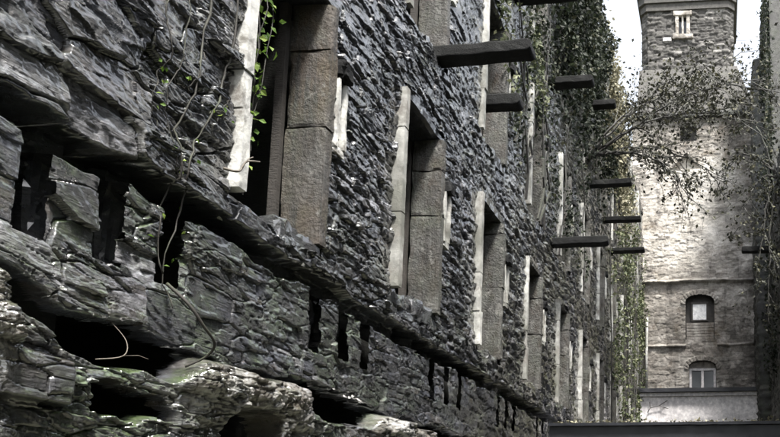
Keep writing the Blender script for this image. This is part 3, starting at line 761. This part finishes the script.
for _ in range(46):
    p = paths[RNG.integers(0, 6)]; i = RNG.integers(0, len(p)-1); f = RNG.random()
    y = p[i][0]*(1-f)+p[i+1][0]*f+RNG.normal()*.04; z = p[i][1]*(1-f)+p[i+1][1]*f+RNG.normal()*.03
    if z < 3.75: q = on(y, z); LP.append((max(q[0], XW-.05)+.02, y, z))
mb.leaves(np.array(LP), RNG.uniform(.018, .036, len(LP)), np.array([.8, -.4, .3]), .7); mb.build('leaves', LEAF_B, vn_)
# thick root below, and pale dead twig
mb = MB(); P = spline([on(3.52, 2.72), on(3.54, 2.62, -2.52), on(3.60, 2.53, -2.48), on(3.68, 2.46, -2.47), on(3.70, 2.40, -2.52), on(3.66, 2.34, -2.6)], 30)
mb.tube(P, np.linspace(.009, .005, 30), 7); tag(mb.build('hanging_root', BARK, None, True), 'curved brown root hanging over the edge of the black cavity', 'root')
mb = MB(); P = spline([on(3.74, 3.40, -2.53), on(3.82, 3.42, -2.5), on(3.88, 3.5, -2.5), on(3.97, 3.54, -2.48)], 20); mb.tube(P, np.linspace(.008, .004, 20), 6)
mb.tube(spline([P[8], P[8]+(0.02, .02, .06), P[8]+(.03, .05, .09)], 8), .003, 5)
tag(mb.build('dead_twig', PTWIG, None, True), 'pale bare twig lying at the foot of the first tall window', 'twig')
mb = MB(); P = spline([(-2.62, 3.12, 2.27), (-2.56, 3.2, 2.30), (-2.6, 3.26, 2.38), (-2.66, 3.24, 2.46)], 16); mb.tube(P, np.linspace(.003, .0014, 16), 5); mb.tube([P[5], P[5]+(.03, .05, .012), P[5]+(.04, .1, .005)], .0014, 5)
tag(mb.build('dead_twig', PTWIG, None, True), 'thin pale twig inside the black cavity low on the wall', 'twig')
# fresh leaves in the first window
fl = thing('young_creeper', 'fresh bright green creeper growing inside the first tall window', 'creeper')
mb = MB(); LP = []
for k in range(5):
    y0 = 4.03+.022*k; P = [(-2.66, y0, 3.42)]
    for q in range(14): P.append((P[-1][0]+RNG.normal()*.012, P[-1][1]+RNG.normal()*.008, P[-1][2]+.085)); LP += [np.array(P[-1])+RNG.normal(size=3)*(.02, .04, .03) for _ in range(2)] if RNG.random() < .75 else []
    mb.tube(P, .003, 4)
mb.build('stem', BARK, fl); mb = MB(); mb.leaves(np.array(LP), RNG.uniform(.028, .058, len(LP)), np.array([.6, -.5, .4]), .6); mb.build('leaves', LEAF_B, fl)

mb = MB(); n_ = 260
mb.leaves(np.stack([RNG.uniform(-2.5, 1.7, n_), 12.0+np.abs(RNG.normal(size=n_))*.05, 3.06+RNG.uniform(0, .03, n_)], 1), RNG.uniform(.03, .08, n_), np.array([0, 0, 2.]), .8)
tag(mb.build('fallen_leaves', LEAF_Y), None, None, None, 'stuff')
# ------------------------------------------------------------------ ground
mb = MB(); mb.add([(-400, -400, 0), (400, -400, 0), (400, 400, 0), (-400, 400, 0)], [[0, 1, 2, 3]]); g_ = mb.build('ground', GROUND); g_['kind'] = 'structure'

# ------------------------------------------------------------------ light, sky, camera
SUN = Vector((.29, -.34, .90)).normalized()
el = math.asin(SUN.z); az = math.atan2(SUN.x, SUN.y)
w = bpy.data.worlds.new('World'); scene.world = w; w.use_nodes = True; nt = w.node_tree; g = G(nt)
sky = g.n('ShaderNodeTexSky'); sky.sky_type = 'NISHITA'; sky.sun_disc = False; sky.sun_elevation = el; sky.sun_rotation = az; sky.dust_density = 3; sky.air_density = 1.2
hs_ = g.n('ShaderNodeHueSaturation'); hs_.inputs['Saturation'].default_value = .3
g.l(sky.outputs[0], hs_.inputs['Color']); bg = nt.nodes['Background']; g.l(hs_.outputs[0], bg.inputs['Color']); bg.inputs['Strength'].default_value = .052
L = bpy.data.lights.new('sun', 'SUN'); L.energy = 1.5; L.angle = math.radians(10); L.color = (1, .96, .9)
so = bpy.data.objects.new('sun', L); col.objects.link(so); so.rotation_euler = SUN.to_track_quat('Z', 'Y').to_euler(); so.location = (5, -5, 30)

f, cx, cy = 800., 650., 412.
d = Vector((718-cx, 519-cy, f)).normalized(); u = Vector((0, -f*f/107., f)).normalized(); r = d.cross(u)
if r.x < 0: r = -r
cam = bpy.data.cameras.new('camera'); cam.sensor_width = 36; cam.lens = f/780*36
cam.shift_x = -(cx-390)/780; cam.shift_y = (cy-218.5)/780; cam.clip_end = 2000; cam.clip_start = .05
co = bpy.data.objects.new('camera', cam); col.objects.link(co)
right = Vector((r.x, d.x, u.x)); down = Vector((r.y, d.y, u.y)); fwd = Vector((r.z, d.z, u.z))
M = Matrix((right, -down, -fwd)).transposed().to_4x4(); M.translation = (0, 0, 1.6); co.matrix_world = M
scene.camera = co
vs = scene.view_settings; vs.view_transform = 'Standard'; vs.look = 'None'; vs.gamma = 1; vs.use_curve_mapping = False; vs.exposure = 3.15
scene.cycles.max_bounces = 6
